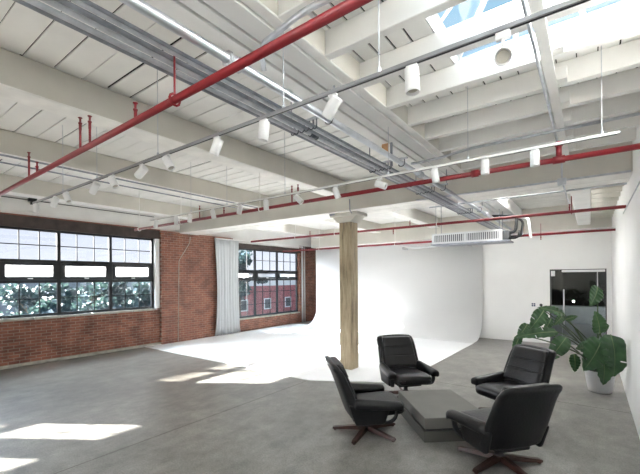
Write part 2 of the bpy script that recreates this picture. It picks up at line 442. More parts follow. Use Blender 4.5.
# built-up girder: three soffit boards with gaps and a ledger strip
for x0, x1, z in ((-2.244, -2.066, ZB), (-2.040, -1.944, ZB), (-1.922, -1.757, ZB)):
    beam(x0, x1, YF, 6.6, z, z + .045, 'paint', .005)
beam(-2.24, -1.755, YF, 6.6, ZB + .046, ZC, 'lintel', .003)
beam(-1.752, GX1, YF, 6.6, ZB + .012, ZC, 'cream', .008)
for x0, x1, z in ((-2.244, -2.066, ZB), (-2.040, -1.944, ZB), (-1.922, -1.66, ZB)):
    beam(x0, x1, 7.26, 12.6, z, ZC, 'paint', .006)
# cross girder on the column line (two timbers) and one at the door wall
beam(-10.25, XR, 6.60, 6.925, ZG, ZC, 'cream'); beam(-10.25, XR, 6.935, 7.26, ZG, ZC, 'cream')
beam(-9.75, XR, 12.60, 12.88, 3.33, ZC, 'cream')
beam(-.27, .02, 7.26, 12.6, ZG + .01, ZG + .2, 'paint')
# joists over the white side bay
JY = [2.332 + .5365 * k for k in range(-15, 9)]
JY = [y for y in JY if y < 6.2]
for y in JY:
    bm = bmesh.new(); box(bm, GX1, XR, y, y + .075, ZB + .012, ZJ, .006)
    o = link('ceiling_joist', bm, 'paint'); o['kind'] = 'structure'
# far-bay joists (beyond the girder, beside the side wall)
for k in range(10):
    y = 7.6 + .5 * k
    bm = bmesh.new(); box(bm, .02, XR, y, y + .07, ZG + .12, ZG + .3, .004)
    o = link('ceiling_joist', bm, 'cream'); o['kind'] = 'structure'
bm = bmesh.new(); box(bm, .02, XR, 7.26, 12.6, ZG + .3, ZG + .33); struct('ceiling', bm, 'cream')
# strip board nailed under the joists
bm = bmesh.new(); box(bm, -.305, -.225, 1.0, 6.6, ZB - .006, ZB + .010, .004)
for y in JY:
    if y > 1.0: box(bm, -.27, -.15, y - .10, y - .002, ZB + .011, ZB + .12, .004)
struct('ceiling_trim', bm, 'paint')

# ------------------------------------------------------------------ skylight
SKYE = SKY1 + .09
bm = bmesh.new()
box(bm, SKX0 - .05, SKX0, SKY0 - .05, SKYE, ZJ, 4.13); box(bm, SKX0, SKX1, SKY0 - .05, SKY0, ZJ, 4.13)
box(bm, SKX0 - .05, SKX1, SKYE - .015, SKYE + .04, ZJ, 3.985); box(bm, SKX1, SKX1 + .05, SKY0 - .05, SKYE, ZJ, 4.13)
sk = struct('window_4', bm, 'paint')
xr = (SKX0 + SKX1) / 2; zr = 4.55; YR = SKYE - .75
gp = dict(a=(SKX0, SKY0, 4.14), b=(xr, SKY0, zr), c=(SKX1, SKY0, 4.14), d=(SKX0, SKYE, 4.0), e=(xr, YR, zr), f=(SKX1, SKYE, 4.0))
lerp = lambda p, q, t: tuple(a + (b - a) * t for a, b in zip(p, q))
bm = bmesh.new()
for t in (0, .33, .66, 1):
    tube(bm, [lerp(gp['a'], gp['d'], t * .75), lerp(gp['b'], gp['e'], t)], .020, 4); tube(bm, [lerp(gp['c'], gp['f'], t * .75), lerp(gp['b'], gp['e'], t)], .020, 4)
for p, q in (('b', 'e'), ('d', 'e'), ('f', 'e'), ('a', 'd'), ('c', 'f'), ('d', 'f')): tube(bm, [gp[p], gp[q]], .024, 4)
for t in (.33, .66): tube(bm, [lerp(gp['d'], gp['f'], t), gp['e']], .018, 4)
link('frame', bm, 'ac', sk)
bm = bmesh.new(); v = {k: bm.verts.new((p[0], p[1], p[2] + .02)) for k, p in gp.items()}
for q in ('abed', 'bcfe', 'def', 'acb'): bm.faces.new([v[k] for k in q])
link('pane', bm, 'glass', sk)

bm = bmesh.new(); box(bm, SKX0 - .05, SKX0, -2.25, .55, ZJ, 4.1); box(bm, SKX1, SKX1 + .05, -2.25, .55, ZJ, 4.1); box(bm, SKX0, SKX1, -2.25, -2.2, ZJ, 4.1); box(bm, SKX0, SKX1, .5, .55, ZJ, 4.1)
sk = struct('window_10', bm, 'paint')  # unseen skylight added overhead to brighten the joist bay
bm = bmesh.new(); box(bm, SKX0, SKX1, -2.2, .5, 4.09, 4.1); link('pane', bm, 'glass', sk)

# ------------------------------------------------------------------ windows
def window(name, ys, z0, zt0, zt1, z1, up_rows, low_rows, mat, x=XW - .13, mw=.075):
    """ys: mullion centres; sash band between zt0 and zt1"""
    bm = bmesh.new(); d = .035
    y0, y1 = ys[0], ys[-1]
    for y in ys: box(bm, x - d, x + d, y - mw / 2, y + mw / 2, z0, z1)
    for z, h in ((z0 + .03, .06), (zt0, .07), (zt1, .07), (z1 - .025, .05)): box(bm, x - d - .004, x + d + .004, y0 - mw / 2, y1 + mw / 2, z - h / 2, z + h / 2)
    w = struct(name, bm, mat)
    bm = bmesh.new()
    for a, b in zip(ys, ys[1:]):
        for k in (1, 2):
            y = a + (b - a) * k / 3
            box(bm, x - .012, x + .012, y - .011, y + .011, zt1, z1); box(bm, x - .012, x + .012, y - .011, y + .011, z0, zt0)
        for k in range(1, up_rows):
            z = zt1 + (z1 - zt1) * k / up_rows; box(bm, x - .011, x + .011, a, b, z - .011, z + .011)
        for k in range(1, low_rows):
            z = z0 + (zt0 - z0) * k / low_rows; box(bm, x - .011, x + .011, a, b, z - .011, z + .011)
    link('muntin', bm, mat, w)
    for a, b in zip(ys, ys[1:]):
        bm = bmesh.new(); a2, b2 = a + mw / 2 + .004, b - mw / 2 - .004; q0, q1 = zt0 + .038, zt1 - .038; t = .075
        X0, X1 = x - .02, x + .055
        box(bm, X0, X1, a2, b2, q0, q0 + t); box(bm, X0, X1, a2, b2, q1 - t * .8, q1)
        box(bm, X0, X1, a2, a2 + t * 1.2, q0 + t, q1 - t * .8); box(bm, X0, X1, b2 - t * 1.2, b2, q0 + t, q1 - t * .8)
        for k in (1, 2):
            y = a2 + (b2 - a2) * k / 3; box(bm, x - .006, x + .006, y - .006, y + .006, q0 + t, q1 - t * .8)
        s = link('sash', bm, mat, w)
        bm = bmesh.new(); ym = (a + b) / 2; box(bm, x + .055, x + .085, ym - .05, ym + .05, q0 + t * .3, q0 + t * .3 + .025, .005); link('handle', bm, 'handle', s)
        bm = bmesh.new(); box(bm, x + .008, x + .012, a2 + t, b2 - t, q0 + t * .7, q1 - t * .6); link('sash_pane', bm, 'frosted' , s)
    bm = bmesh.new(); box(bm, x - .003, x, y0, y1, z0, zt0); box(bm, x - .003, x, y0, y1, zt1, z1)
    link('pane', bm, 'glass', w)
    return w
window('window_1', [1.20, 2.36, 3.56, 4.80, 6.02], W1[2], 1.975, 2.47, W1[3], 2, 2, 'frame')
window('window_2', [9.04, 10.31, 11.6, 12.90], W2[2], 1.965, 2.32, W2[3], 2, 3, 'frame2')
window('window_3', [-5.86, -4.67, -3.48, -2.31, -1.14], W3[2], 1.975, 2.47, W3[3], 2, 2, 'frame')
bm = bmesh.new(); box(bm, XW - .3, XW + .01, -2.17, -1.85, 1.13, 3.25, .01); struct('wall_mullion', bm, 'brick')
bm = bmesh.new(); tube(bm, [(XW + .06, 13.10, .02), (XW + .06, 13.10, 3.5)], .045, 8); tube(bm, [(XW + .05, 13.28, .02), (XW + .05, 13.28, 3.5)], .03, 8)
o = link('drain_pipe', bm, 'ac', smooth=True); tag(o, 'pale grey vertical pipe on the brick beside the far window', 'pipe')

# ------------------------------------------------------------------ door and lounge beyond
bm = bmesh.new(); box(bm, DX0, DX0 + .025, YB - .01, YB + .14, 0, DZ); box(bm, DX1 - .025, DX1, YB - .01, YB + .14, 0, DZ); box(bm, DX0, DX1, YB - .01, YB + .14, DZ - .02, DZ)
dr = struct('door_1', bm, 'frame2')
bm = bmesh.new(); box(bm, DX0 + .30, DX1 - .03, YB - .035, YB + .05, DZ - .085, DZ - .02, .005); link('header_rail', bm, 'handle', dr)
bm = bmesh.new(); box(bm, DX0 + .03, DX0 + .30, YB + .03, YB + .042, .01, DZ - .02); link('side_light', bm, 'doorglass', dr)
bm = bmesh.new(); box(bm, DX0 + .31, .165, YB + .01, YB + .022, .015, DZ - .085); gl = link('door_leaf', bm, 'doorglass', dr)
bm = bmesh.new(); box(bm, .18, DX1 - .03, YB + .03, YB + .042, .01, DZ - .085); link('fixed_pane', bm, 'doorglass', dr)
bm = bmesh.new(); box(bm, .158, .182, YB + .005, YB + .045, .01, DZ - .085); link('glass_edge', bm, 'ac', dr)
bm = bmesh.new(); tube(bm, [(-.62, YB - .06, .60), (-.62, YB - .06, 1.63)], .019, 10)
for z in (.75, 1.5): tube(bm, [(-.62, YB - .06, z), (-.62, YB + .012, z)], .009, 6)
link('handle', bm, 'handle', dr, smooth=True)
bm = bmesh.new(); box(bm, DX0 + .03, DX0 + .13, YB - .02, YB + .05, DZ - .20, DZ - .04, .006); link('closer', bm, 'handle', dr)
# lounge room behind the glass
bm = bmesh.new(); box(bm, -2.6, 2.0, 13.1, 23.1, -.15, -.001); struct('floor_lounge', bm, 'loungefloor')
bm = bmesh.new(); box(bm, -2.7, -2.6, 13.1, 23.1, 0, 3.0); box(bm, 2.0, 2.1, 13.1, 15.0, 0, 3.0); box(bm, 2.0, 2.1, 18.6, 23.1, 0, 3.0); box(bm, 2.0, 2.1, 15.0, 18.6, 2.4, 3.0)  # side opening added so daylight reaches the counter
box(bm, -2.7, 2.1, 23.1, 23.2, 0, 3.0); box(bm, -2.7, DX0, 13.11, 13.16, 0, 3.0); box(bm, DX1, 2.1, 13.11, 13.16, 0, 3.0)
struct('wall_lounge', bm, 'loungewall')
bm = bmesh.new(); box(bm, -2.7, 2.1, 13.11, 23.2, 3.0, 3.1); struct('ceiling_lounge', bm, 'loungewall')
bm = bmesh.new(); box(bm, -2.4, 1.9, 19.0, 19.6, 0, .74, .02); tag(link('reception_counter', bm, 'counter'), 'grey counter seen through the glass door', 'counter')
for i, (x, y, z) in enumerate(((.05, 17.0, 1.55), (.55, 18.2, .95), (-.55, 18.2, 1.0))):
    e = empty('pendant_lamp', (x, y, z)); tag(e, ('small glowing globe lamp hanging highest behind the glass door', 'small glowing globe lamp low over the counter, towards the plant', 'small glowing globe lamp low over the counter, near the door handle')[i], 'lamp')
    bm = bmesh.new(); bmesh.ops.create_uvsphere(bm, u_segments=12, v_segments=8, radius=.02); link('globe', bm, 'bulb', e, smooth=True)
    bm = bmesh.new(); tube(bm, [(0, 0, .06), (0, 0, 3.0 - z)], .006, 5); link('cord', bm, 'black', e)
for i, (x, mat, lb) in enumerate(((-1.40, 'blue', 'dark blue square wall switch with white cross lines'), (-1.20, 'black', 'small black round wall sensor next to the glass door'))):
    e = empty('wall_switch', (x, YB, 1.15)); tag(e, lb, 'switch')
    bm = bmesh.new()
    if i == 0:
        box(bm, -.05, .05, -.012, 0, -.05, .05, .003)
    else:
        tube(bm, [(0, 0, 0), (0, -.03, 0)], .042, 14)
    link('plate', bm, mat, e)
    if i == 0:
        bm = bmesh.new(); box(bm, -.05, .05, -.016, -.011, -.006, .006); box(bm, -.006, .006, -.016, -.011, -.05, .05); link('cross_bar', bm, 'handle', e)

# ------------------------------------------------------------------ timber column
bm = bmesh.new(); box(bm, -4.46, -4.15, 6.78, 7.08, .012, 3.24, .025, 2)
c = struct('column', bm, 'timber'); tag(c, 'weathered square timber column standing on the white floor edge', 'column')
bm = bmesh.new()
box(bm, -4.66, -3.95, 6.70, 7.16, 3.35, 3.43, .015); 
poly = [(-4.47, 3.22), (-4.14, 3.22), (-3.99, 3.36), (-4.62, 3.36)]
lo = [bm.verts.new((x, 6.75, z)) for x, z in poly]; hi = [bm.verts.new((x, 7.11, z)) for x, z in poly]
bm.faces.new(lo); bm.faces.new(hi[::-1])
for i in range(4): bm.faces.new((lo[i], hi[i], hi[(i + 1) % 4], lo[(i + 1) % 4]))
link('capital', bm, 'cream', c)
bm = bmesh.new(); tube(bm, fillet([(-4.05, 6.66, 3.38), (-4.05, 6.58, 3.42), (-4.05, 6.57, 3.66)], .03), .012, 6)
tube(bm, [(-4.62, 6.66, 3.40), (-4.50, 6.66, 3.40)], .02, 6); link('tie_rod', bm, 'steel_dark', c)

# ------------------------------------------------------------------ sprinkler pipes
def hanger(bm, x, y, z, top, r):
    tube(bm, [(x, y + .0, z + r), (x, y, top)], .007, 5)
    tube(bm, [(x, y + (r + .012) * math.cos(a), z + (r + .012) * math.sin(a)) for a in [2 * PI * k / 10 for k in range(11)]], .008, 5)
def sprinkler(y, z, x0, x1, r, hangs, heads, label, couplings=(), riser=None, skew=0.0):
    e = empty('sprinkler_pipe', (0, 0, 0), skew); tag(e, label, 'sprinkler pipe')
    bm = bmesh.new(); tube(bm, [(x0, y, z), (x1, y, z)], r, 12); link('pipe', bm, 'red', e, smooth=True)
    for x, top in hangs:
        bm = bmesh.new(); hanger(bm, x, y, z, top, r); link('hanger', bm, 'red' if top < 3.5 else 'soffit', e)
    for x, up in heads:
        bm = bmesh.new(); s = 1 if up > 0 else -1; h = abs(up) if up not in (True, False) else 0
        if h: tube(bm, [(0, 0, 0), (0, 0, h)], .010, 6)
        base_n = len(bm.verts)
        lathe(bm, [(.011, h), (.011, h + .05), (.015, h + .055), (.015, h + .065), (.008, h + .07), (.008, h + .10), (.017, h + .105), (.017, h + .11)], 10)
        for v in bm.verts: v.co = Vector((x + v.co.x, y + v.co.y, z + s * (r * .8 + v.co.z)))
        link('sprinkler_head', bm, 'red', e)
    for x in couplings:
        bm = bmesh.new(); tube(bm, [(x - .035, y, z), (x + .035, y, z)], r * 1.45, 12); link('coupling', bm, 'red', e, smooth=True)
    if riser:
        bm = bmesh.new(); tube(bm, [(riser[0], y, z), (riser[0], y, riser[1])], r * .95, 10); tube(bm, [(riser[0] - .05, y, z), (riser[0] + .05, y, z)], r * 1.35, 10)
        tube(bm, [(riser[0], y, riser[1] - .04), (riser[0], y, riser[1])], r * 1.3, 10); link('riser', bm, 'red', e, smooth=True)
    return e
sprinkler(1.288, 3.13, -10.6, .4, .024, [(-2.118, 3.43), (-6.5, ZB), (-9.2, ZB)], [(-2.62, True), (-3.40, .12), (-3.60, .16), (-4.75, True), (-5.02, .16)], 'red sprinkler pipe crossing closest overhead, below the grey conduits', couplings=(), skew=-.0163)
sprinkler(4.22, 3.13, -8.3, XR, .027, [(-4.3, ZB), (-6.5, ZB), (-8.1, ZC)], [(-3.5, .14), (-3.62, .14), (-5.2, True), (-5.9, .12), (-7.4, True)], 'long red sprinkler pipe just below the row of white spotlights', riser=(-.235, 3.30), couplings=(-1.0,))
sprinkler(7.72, 3.13, -8.25, XR, .028, [(-.25, 3.4), (-2.6, 3.72), (-5.2, ZC), (-6.5, ZB)], [(-3.2, True), (-6.0, True), (-.28, True), (-3.6, False)], 'red sprinkler pipe passing behind the timber column, in front of the air conditioner')
sprinkler(10.85, 3.08, -9.8, XR, .028, [(-1.0, 3.36), (-5.0, ZC), (-8.0, ZC)], [(-1.0, False), (-3.4, True), (-7.0, False)], 'red sprinkler pipe farthest away, in front of the white end wall')

# ------------------------------------------------------------------ conduit bundle
CZ = 3.40
CON = [(-2.312, .017, 'steel_dark'), (-2.272, .017, 'steel'), (-2.202, .019, 'steel'), (-2.148, .016, 'steel_dark'), (-2.088, .013, 'steel'), (-2.048, .012, 'steel_dark'), (-1.888, .033, 'steel_bright')]
CL = ['dark grey conduit on the outer edge of the overhead bundle', 'grey conduit second from the outer edge of the bundle', 'pale grey conduit third from the outer edge of the bundle', 'dark conduit in the middle of the overhead bundle',
      'thin grey conduit third from the large pipe side of the bundle', 'thin dark conduit next to the large bright pipe', 'large bright steel pipe with couplings along the conduit bundle']
for i, (x, r, mt) in enumerate(CON):
    e = empty('conduit', (x, 0, CZ + r)); tag(e, CL[i], 'conduit')
    bm = bmesh.new(); tube(bm, [(0, YF, 0), (0, 12.58, 0)], r, 10); link('pipe', bm, mt, e, smooth=True)
    for y in ([1.62, 4.9, 8.9] if i == 6 else [2.9, 5.3] if i == 2 else []):
        bm = bmesh.new(); tube(bm, [(0, y - .05, 0), (0, y + .05, 0)], r * 1.35, 10)
        tube(bm, [(0, y - .055, 0), (0, y - .04, 0)], r * 1.55, 10); tube(bm, [(0, y + .04, 0), (0, y + .055, 0)], r * 1.55, 10)
        link('coupling', bm, 'clamp' if i != 6 else 'steel', e, smooth=True)
SL = ['strut rail carrying the conduits above the nearest red pipe', 'strut rail carrying the conduits with dark clamps mid way', 'strut rail hung under the conduits beside the wood block', 'strut rail carrying the conduits under the cross girder', 'strut rail carrying the conduits just ahead of the air conditioner', 'strut rail carrying the conduits overhead near the camera']
for i, y in enumerate((.2, 2.72, 4.30, 5.9, 8.3, -1.4)):
    e = empty('strut_rail', (-2.08, y, 0)); tag(e, SL[i], 'bracket')
    bm = bmesh.new(); box(bm, -.27, .27, -.015, .015, CZ + .078, CZ + .10, .003); link('channel', bm, 'steel', e)
    for x in (-.255, .055 if i == 2 else .25):
        top = ZC if x < -.2 else ZB
        if y > 6.6 and y < 7.3: top = ZG
        bm = bmesh.new(); tube(bm, [(x, 0, CZ + .10 if i != 2 else CZ + .02), (x, 0, top if x > -.17 else ZC)], .007 if i != 2 or x < 0 else .016, 6); link('rod', bm, 'steel_dark', e)
    for j, (x, r, _m) in enumerate(CON):
        bm = bmesh.new(); X = x + 2.08
        tube(bm, [(X + r + .009, 0, CZ + .078)] + [(X + (r + .009) * math.cos(a), 0, CZ + r + (r + .009) * math.sin(a)) for a in [-k * PI / 6 for k in range(7)]] + [(X - r - .009, 0, CZ + .078)], .006, 5)
        link('clamp', bm, 'clamp', e)
bm = bmesh.new(); box(bm, -2.15, -2.06, 4.28, 4.31, ZB - .11, ZB - .001, .004); tag(link('wood_block', bm, 'tan'), 'small raw wood block under the girder boards', 'block')

def conduit(pts, r, label, mat='steel', rad=.1, cat='conduit', name='conduit'):
    bm = bmesh.new(); tube(bm, fillet(pts, rad), r, 8); o = link(name, bm, mat, smooth=True); tag(o, label, cat); return o
conduit([(.47, 1.80, 3.66), (-1.15, 1.80, 3.66), (-1.42, 1.78, 3.66), (-1.86, 1.84, 3.64), (-1.885, 1.9, 3.50)], .02, 'bent grey conduit dropping from the joists to the bundle above the red pipe')
conduit([(.47, 5.0, 3.675), (-1.25, 5.0, 3.675), (-1.60, 4.9, 3.60), (-1.80, 4.62, 3.50), (-1.80, 4.42, 3.44)], .017, 'grey conduit under the joists bending down into the bundle')
conduit([(-.325, 1.0, 3.712), (-.325, 6.50, 3.712), (-.33, 6.545, 3.66), (-.33, 6.55, 3.475)], .013, 'thin grey conduit running along the white strip board under the joists')
conduit([(.46, 6.58, 3.445), (-2.6, 6.58, 3.445)], .015, 'grey conduit along the front lower edge of the cross girder')
conduit([(.46, 7.275, 3.415), (-2.6, 7.275, 3.415)], .015, 'grey conduit along the rear lower edge of the cross girder')
conduit([(-.32, 6.62, 3.40), (-.32, 7.8, 3.40), (-.30, 9.6, 3.36)], .012, 'thin grey conduit running on from the junction box')
conduit([(-6.36, YF, 3.69), (-6.36, 6.5, 3.69)], .014, 'grey conduit along the lower edge of the second timber beam', 'steel_dark')
conduit([(-6.80, YF, 3.70), (-6.80, 6.5, 3.70)], .012, 'thin conduit on the hidden lower edge of the second timber beam', 'steel_dark')
conduit([(XW + .05, YF, 3.90), (XW + .05, 6.0, 3.90)], .010, 'thin black conduit high on the white strip above the windows', 'black')
conduit([(.44, 4.6, 3.02), (.44, 7.7, 3.02)], .008, 'thin grey cable along the white side wall', 'steel')
conduit([(XW + .115, 7.20, 3.40), (XW + .115, 7.18, 3.2), (XW + .115, 6.78, 2.60), (XW + .115, 6.74, .03)], .012, 'thin white conduit running down the brick pilaster', 'rubble', .08)
bm = bmesh.new(); box(bm, -.385, -.275, 6.53, 6.60, 3.37, 3.47, .006); tag(link('junction_box', bm, 'steel'), 'small grey junction box on the cross girder', 'junction box')
bm = bmesh.new(); box(bm, XW, XW + .10, 2.9, 3.06, 3.87, 3.95, .005); box(bm, XW + .02, XW + .08, 2.94, 3.0, 3.80, 3.87, .004); tag(link('switch_box', bm, 'black'), 'small black box on the thin conduit above the long window', 'junction box')  # black junction box fixed to the wall conduit

# ------------------------------------------------------------------ track lighting
def track(y, z, x0, x1, wires, label, mat, tops):
    e = empty('light_track', (0, y, z)); tag(e, label, 'light track')
    bm = bmesh.new(); box(bm, x0, x1, -.014, .014, -.001, .022, .002); link('rail', bm, mat, e)
    bm = bmesh.new(); box(bm, x0 + .02, x1 - .02, -.004, .004, -.004, -.0008); link('slot', bm, 'black', e)
    for x, t in zip(wires, tops):
        bm = bmesh.new(); tube(bm, [(x, 0, .026), (x, 0, t - z)], .0035, 5); tube(bm, [(x, 0, .024), (x, 0, .05)], .012, 6); link('suspension_wire', bm, 'steel', e)
TY1, TY2, TZ = 1.90, 3.83, 3.155
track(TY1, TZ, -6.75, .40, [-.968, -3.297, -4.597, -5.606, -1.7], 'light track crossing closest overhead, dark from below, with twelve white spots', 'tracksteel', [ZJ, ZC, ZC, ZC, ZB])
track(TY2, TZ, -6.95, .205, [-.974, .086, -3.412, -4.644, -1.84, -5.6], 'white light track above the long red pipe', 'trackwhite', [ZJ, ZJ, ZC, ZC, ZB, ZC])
def spot_proto():
    e = empty('spotlight')
    bm = bmesh.new(); box(bm, -.035, .035, -.014, .014, -.022, 0, .003); tube(bm, [(0, 0, -.02), (0, 0, -.06)], .009, 8); link('adapter', bm, 'lampwhite', e)
    head = empty('lamp_head'); head.parent = e; head.location = (0, 0, -.075)
    bm = bmesh.new(); lathe(bm, [(.028, .062), (.040, .060), (.043, .055), (.043, -.085), (.041, -.088), (.036, -.088), (.034, -.07), (.006, -.055)], 20)
    link('housing', bm, 'lampwhite', head, smooth=True)
    bm = bmesh.new(); tube(bm, [(0, 0, -.073), (0, 0, -.066)], .030, 16); link('lens', bm, 'rubble', head)
    return e
CAMP = Vector((0, 0, 2.0))
def aim(e, d):
    h = [c for c in kids(e) if c.name.startswith('lamp_head')][0]
    h.rotation_mode = 'QUATERNION'; h.rotation_quaternion = Vector((0, 0, -1)).rotation_difference(Vector(d).normalized())
R_ = Vector((.8055, .5926, 0)); F_ = Vector((-.5926, .8055, 0)); Z_ = Vector((0, 0, 1))
T1L = [(-.323, 'cam', 'white spotlight facing the camera, below the skylight'), (-.77, (0.05, 0, -1), 'white spotlight hanging straight down beside the skylight joists'),
       (-1.288, (-.55, .1, -.55), 'white spotlight tilted beneath the girder boards'), (-1.891, (-.15, 0, -1), 'white spotlight hanging down in front of the conduits'),
       (-2.422, (-.35, -.1, -.8), 'white spotlight tilted, first one past the conduit bundle'), (-3.129, (.5, .1, -.75), 'white spotlight turned towards the column, between the first timber beam and the bundle'),
       (-3.592, (-.75, -.1, -.45), 'white spotlight pointing at the brick, under the first timber beam'), (-4.206, (.5, .1, -.75), 'white spotlight tilted, just past the first timber beam'),
       (-4.652, (-.55, -.1, -.6), 'white spotlight with its dark mouth showing, fifth from the window end of the near track'), (-5.475, (.5, .1, -.75), 'white spotlight third from the window end of the near track'),
       (-5.889, (-.5, -.1, -.7), 'white spotlight second from the window end of the near track'), (-6.638, (0, 0, -1), 'white spotlight hanging down at the window end of the near track')]
T2L = [(-.395, (0, 0, -1), 'white spotlight hanging down on the far track, closest to the red riser'), (-.816, (0, 0, -1), 'white spotlight second from the side wall on the far track'),
       (-1.307, (.1, .2, -1), 'white spotlight hanging where the far track meets the conduits'), (-1.948, (.8, .1, -.35), 'white spotlight lying nearly level under the conduits'),
       (-2.559, (.3, .2, -.9), 'white spotlight on the far track above the timber column'), (-3.178, (.6, .2, -.6), 'white spotlight on the far track one step past the column'),
       (-3.781, (0, .1, -1), 'white spotlight on the far track, second past the column'), (-4.339, (-.4, .1, -.8), 'white spotlight on the far track, third past the column'),
       (-4.997, (.2, .1, -1), 'white spotlight on the far track over the curtain'), (-5.633, (-.3, .1, -.9), 'white spotlight on the far track over the brick pilaster'),
       (-6.06, (.1, 0, -1), 'white spotlight second from the window end of the far track'), (-6.733, (-.3, 0, -1), 'white spotlight at the window end of the far track')]
proto = spot_proto(); first = True
for ty, L in ((TY1, T1L), (TY2, T2L)):
    for x, d, lb in L:
        o = proto if first else copy_tree(proto); first = False
        o.location = (x, ty, TZ - .004); o.scale = (.9, .9, .9)
        low = d == 'cam'
        for c in kids(o):
            if c.name.startswith('lamp_head'): c.location.z = -.125 if low else -.078
            else: c.scale.z = 1.8 if low else 1.0
        tag(o, lb, 'spotlight', 'white track spotlights')
        if d == 'cam':
            d = CAMP - o.location
        aim(o, d)

# ------------------------------------------------------------------ air conditioner
e = empty('air_conditioner', (-2.63, 10.0, 2.90)); tag(e, 'long white air conditioner with two grilles hung below the conduits', 'air conditioner')
bm = bmesh.new(); box(bm, -.88, .88, .03, .62, .02, .30, .01); link('casing', bm, 'ac', e)
bm = bmesh.new()
box(bm, -.88, .88, 0, .03, .255, .30); box(bm, -.88, .88, 0, .03, .02, .07)
for x0, x1 in ((-.88, -.82), (-.04, .04), (.80, .88)): box(bm, x0, x1, 0, .03, .07, .255)
link('front_frame', bm, 'ac', e)
for (x0, x1) in ((-.82, -.04), (.04, .80)):
    bm = bmesh.new(); box(bm, x0, x1, .022, .029, .07, .255); g = link('grille', bm, 'acdark', e)
    bm = bmesh.new(); n = 15
    for k in range(n):
        x = x0 + (x1 - x0) * (k + .5) / n; box(bm, x - .010, x + .010, .004, .02, .072, .253)
    link('slat', bm, 'ac', g)
bm = bmesh.new(); box(bm, -.90, 1.05, -.03, .60, -.02, .018, .005); link('drip_tray', bm, 'steel_dark', e)
for x, y in ((-.8, .1), (.8, .1), (-.8, .55), (.8, .55)):
    bm = bmesh.new(); tube(bm, [(x, y, .30), (x, y, ZC - 2.90)], .008, 5); link('hanger_rod', bm, 'steel_dark', e)
for i, (p, r, mt) in enumerate((([(.88, .2, .2), (1.15, .2, .22), (1.18, .25, .62), (.6, .3, .68)], .035, 'black'), ([(.88, .35, .12), (1.25, .35, .12), (1.30, .4, .5), (1.05, .4, .66)], .03, 'black'), ([(.88, .1, .06), (1.22, .1, .06), (1.25, .1, .25)], .022, 'black'), ([(1.1, .3, .62), (1.42, .25, .55), (1.48, .2, .06)], .035, 'wallwhite'))):
    bm = bmesh.new(); tube(bm, fillet(p, .1), r, 8); link('hose', bm, mt, e, smooth=True)
bm = bmesh.new(); box(bm, .89, 1.02, .05, .4, .03, .26, .01); link('valve_box', bm, 'acdark', e)
# roller bar on the cyclorama wall
e = empty('backdrop_roller', (-3.9, 12.55, 3.08)); tag(e, 'pale roller bar mounted high on the white backdrop wall', 'roller')
bm = bmesh.new(); tube(bm, [(-1.6, 0, 0), (.75, 0, 0)], .035, 10); link('tube', bm, 'ac', e, smooth=True)
for x in (-1.55, .70):
    bm = bmesh.new(); box(bm, x - .03, x + .03, -.05, .33, -.05, .05, .006); link('bracket', bm, 'ac', e)

# ------------------------------------------------------------------ curtain
bm = bmesh.new(); nu, nv = 72, 14; g = []
for j in range(nv + 1):
    t = j / nv; z = 3.40 - t * 3.36; row = []
    pinch = 1 - .12 * math.sin(PI * min(1, t * 1.0)) + (.06 if t > .93 else 0)
    for i in range(nu + 1):
        u = i / nu; y = 8.62 + (u - .5) * 1.10 * pinch
        x = XW + .24 + .055 * math.sin(u * 2 * PI * 8 + .6 * math.sin(3 * t)) * (.7 + .4 * t) + .02 * math.sin(u * 31 + t * 2)
        row.append(bm.verts.new((x, y, z)))
    g.append(row)
for j in range(nv):
    for i in range(nu): bm.faces.new((g[j][i], g[j][i + 1], g[j + 1][i + 1], g[j + 1][i]))
cu = empty('curtain', (0, 0, 0)); tag(cu, 'tall white curtain gathered beside the far window', 'curtain')
o = link('panel', bm, 'curtain', cu, smooth=True); md = o.modifiers.new('t', 'SOLIDIFY'); md.thickness = .006
bm = bmesh.new(); box(bm, XW + .20, XW + .28, 8.1, 12.9, 3.40, 3.44, .005); link('curtain_rail', bm, 'wallwhite', cu)

# ------------------------------------------------------------------ coffee table
tb = empty('coffee_table', (-1.678, 5.026, 0), math.atan2(.754, -.657)); tag(tb, 'low grey two-tier coffee table between four leather armchairs', 'table')
bm = bmesh.new(); box(bm, -.55, .55, -.41, .41, .155, .29, .008, 2); link('top_slab', bm, 'tabletop', tb)
bm = bmesh.new(); box(bm, -.525, .525, -.385, .385, .135, .155); link('shadow_gap', bm, 'black', tb)
bm = bmesh.new(); box(bm, -.565, .565, -.425, .425, 0, .137, .006, 2); link('plinth', bm, 'tablebase', tb)

# ------------------------------------------------------------------ armchairs (local: faces +X)
def back_fn(p):
    # p: thickness x, width y, height z (centre 0, half .36) -> reclined, tapering, curved
    t = (p.z + .37) / .74
    w = 1.04 - .10 * t if t > .25 else 1.0 + .0 * t
    y = p.y * w
    wrap = (p.y / .365) ** 2
    x = -.19 - .285 * t - .05 * max(0, t - .75) * 2 + p.x * (1.0 - .30 * t) + .055 * wrap * (1 - .5 * t)
    z = .235 + t * .735 - .02 * wrap * (t > .9) 
    return (x, y, z)
def pad_fn(t0, t1, w0, w1):
    def fn(p):
        s = (p.z / .5 + 1) / 2
        t = t0 + (t1 - t0) * s
        w = (w0 + (w1 - w0) * s) / .25
        wrap = (p.y / .25) ** 2
        x = -.19 - .285 * t + .062 * (1 - .3 * t) + p.x * (1 - .25 * wrap) + .05 * wrap * (1 - .5 * t)
        return (x, p.y * w, .235 + t * .735)
    return fn
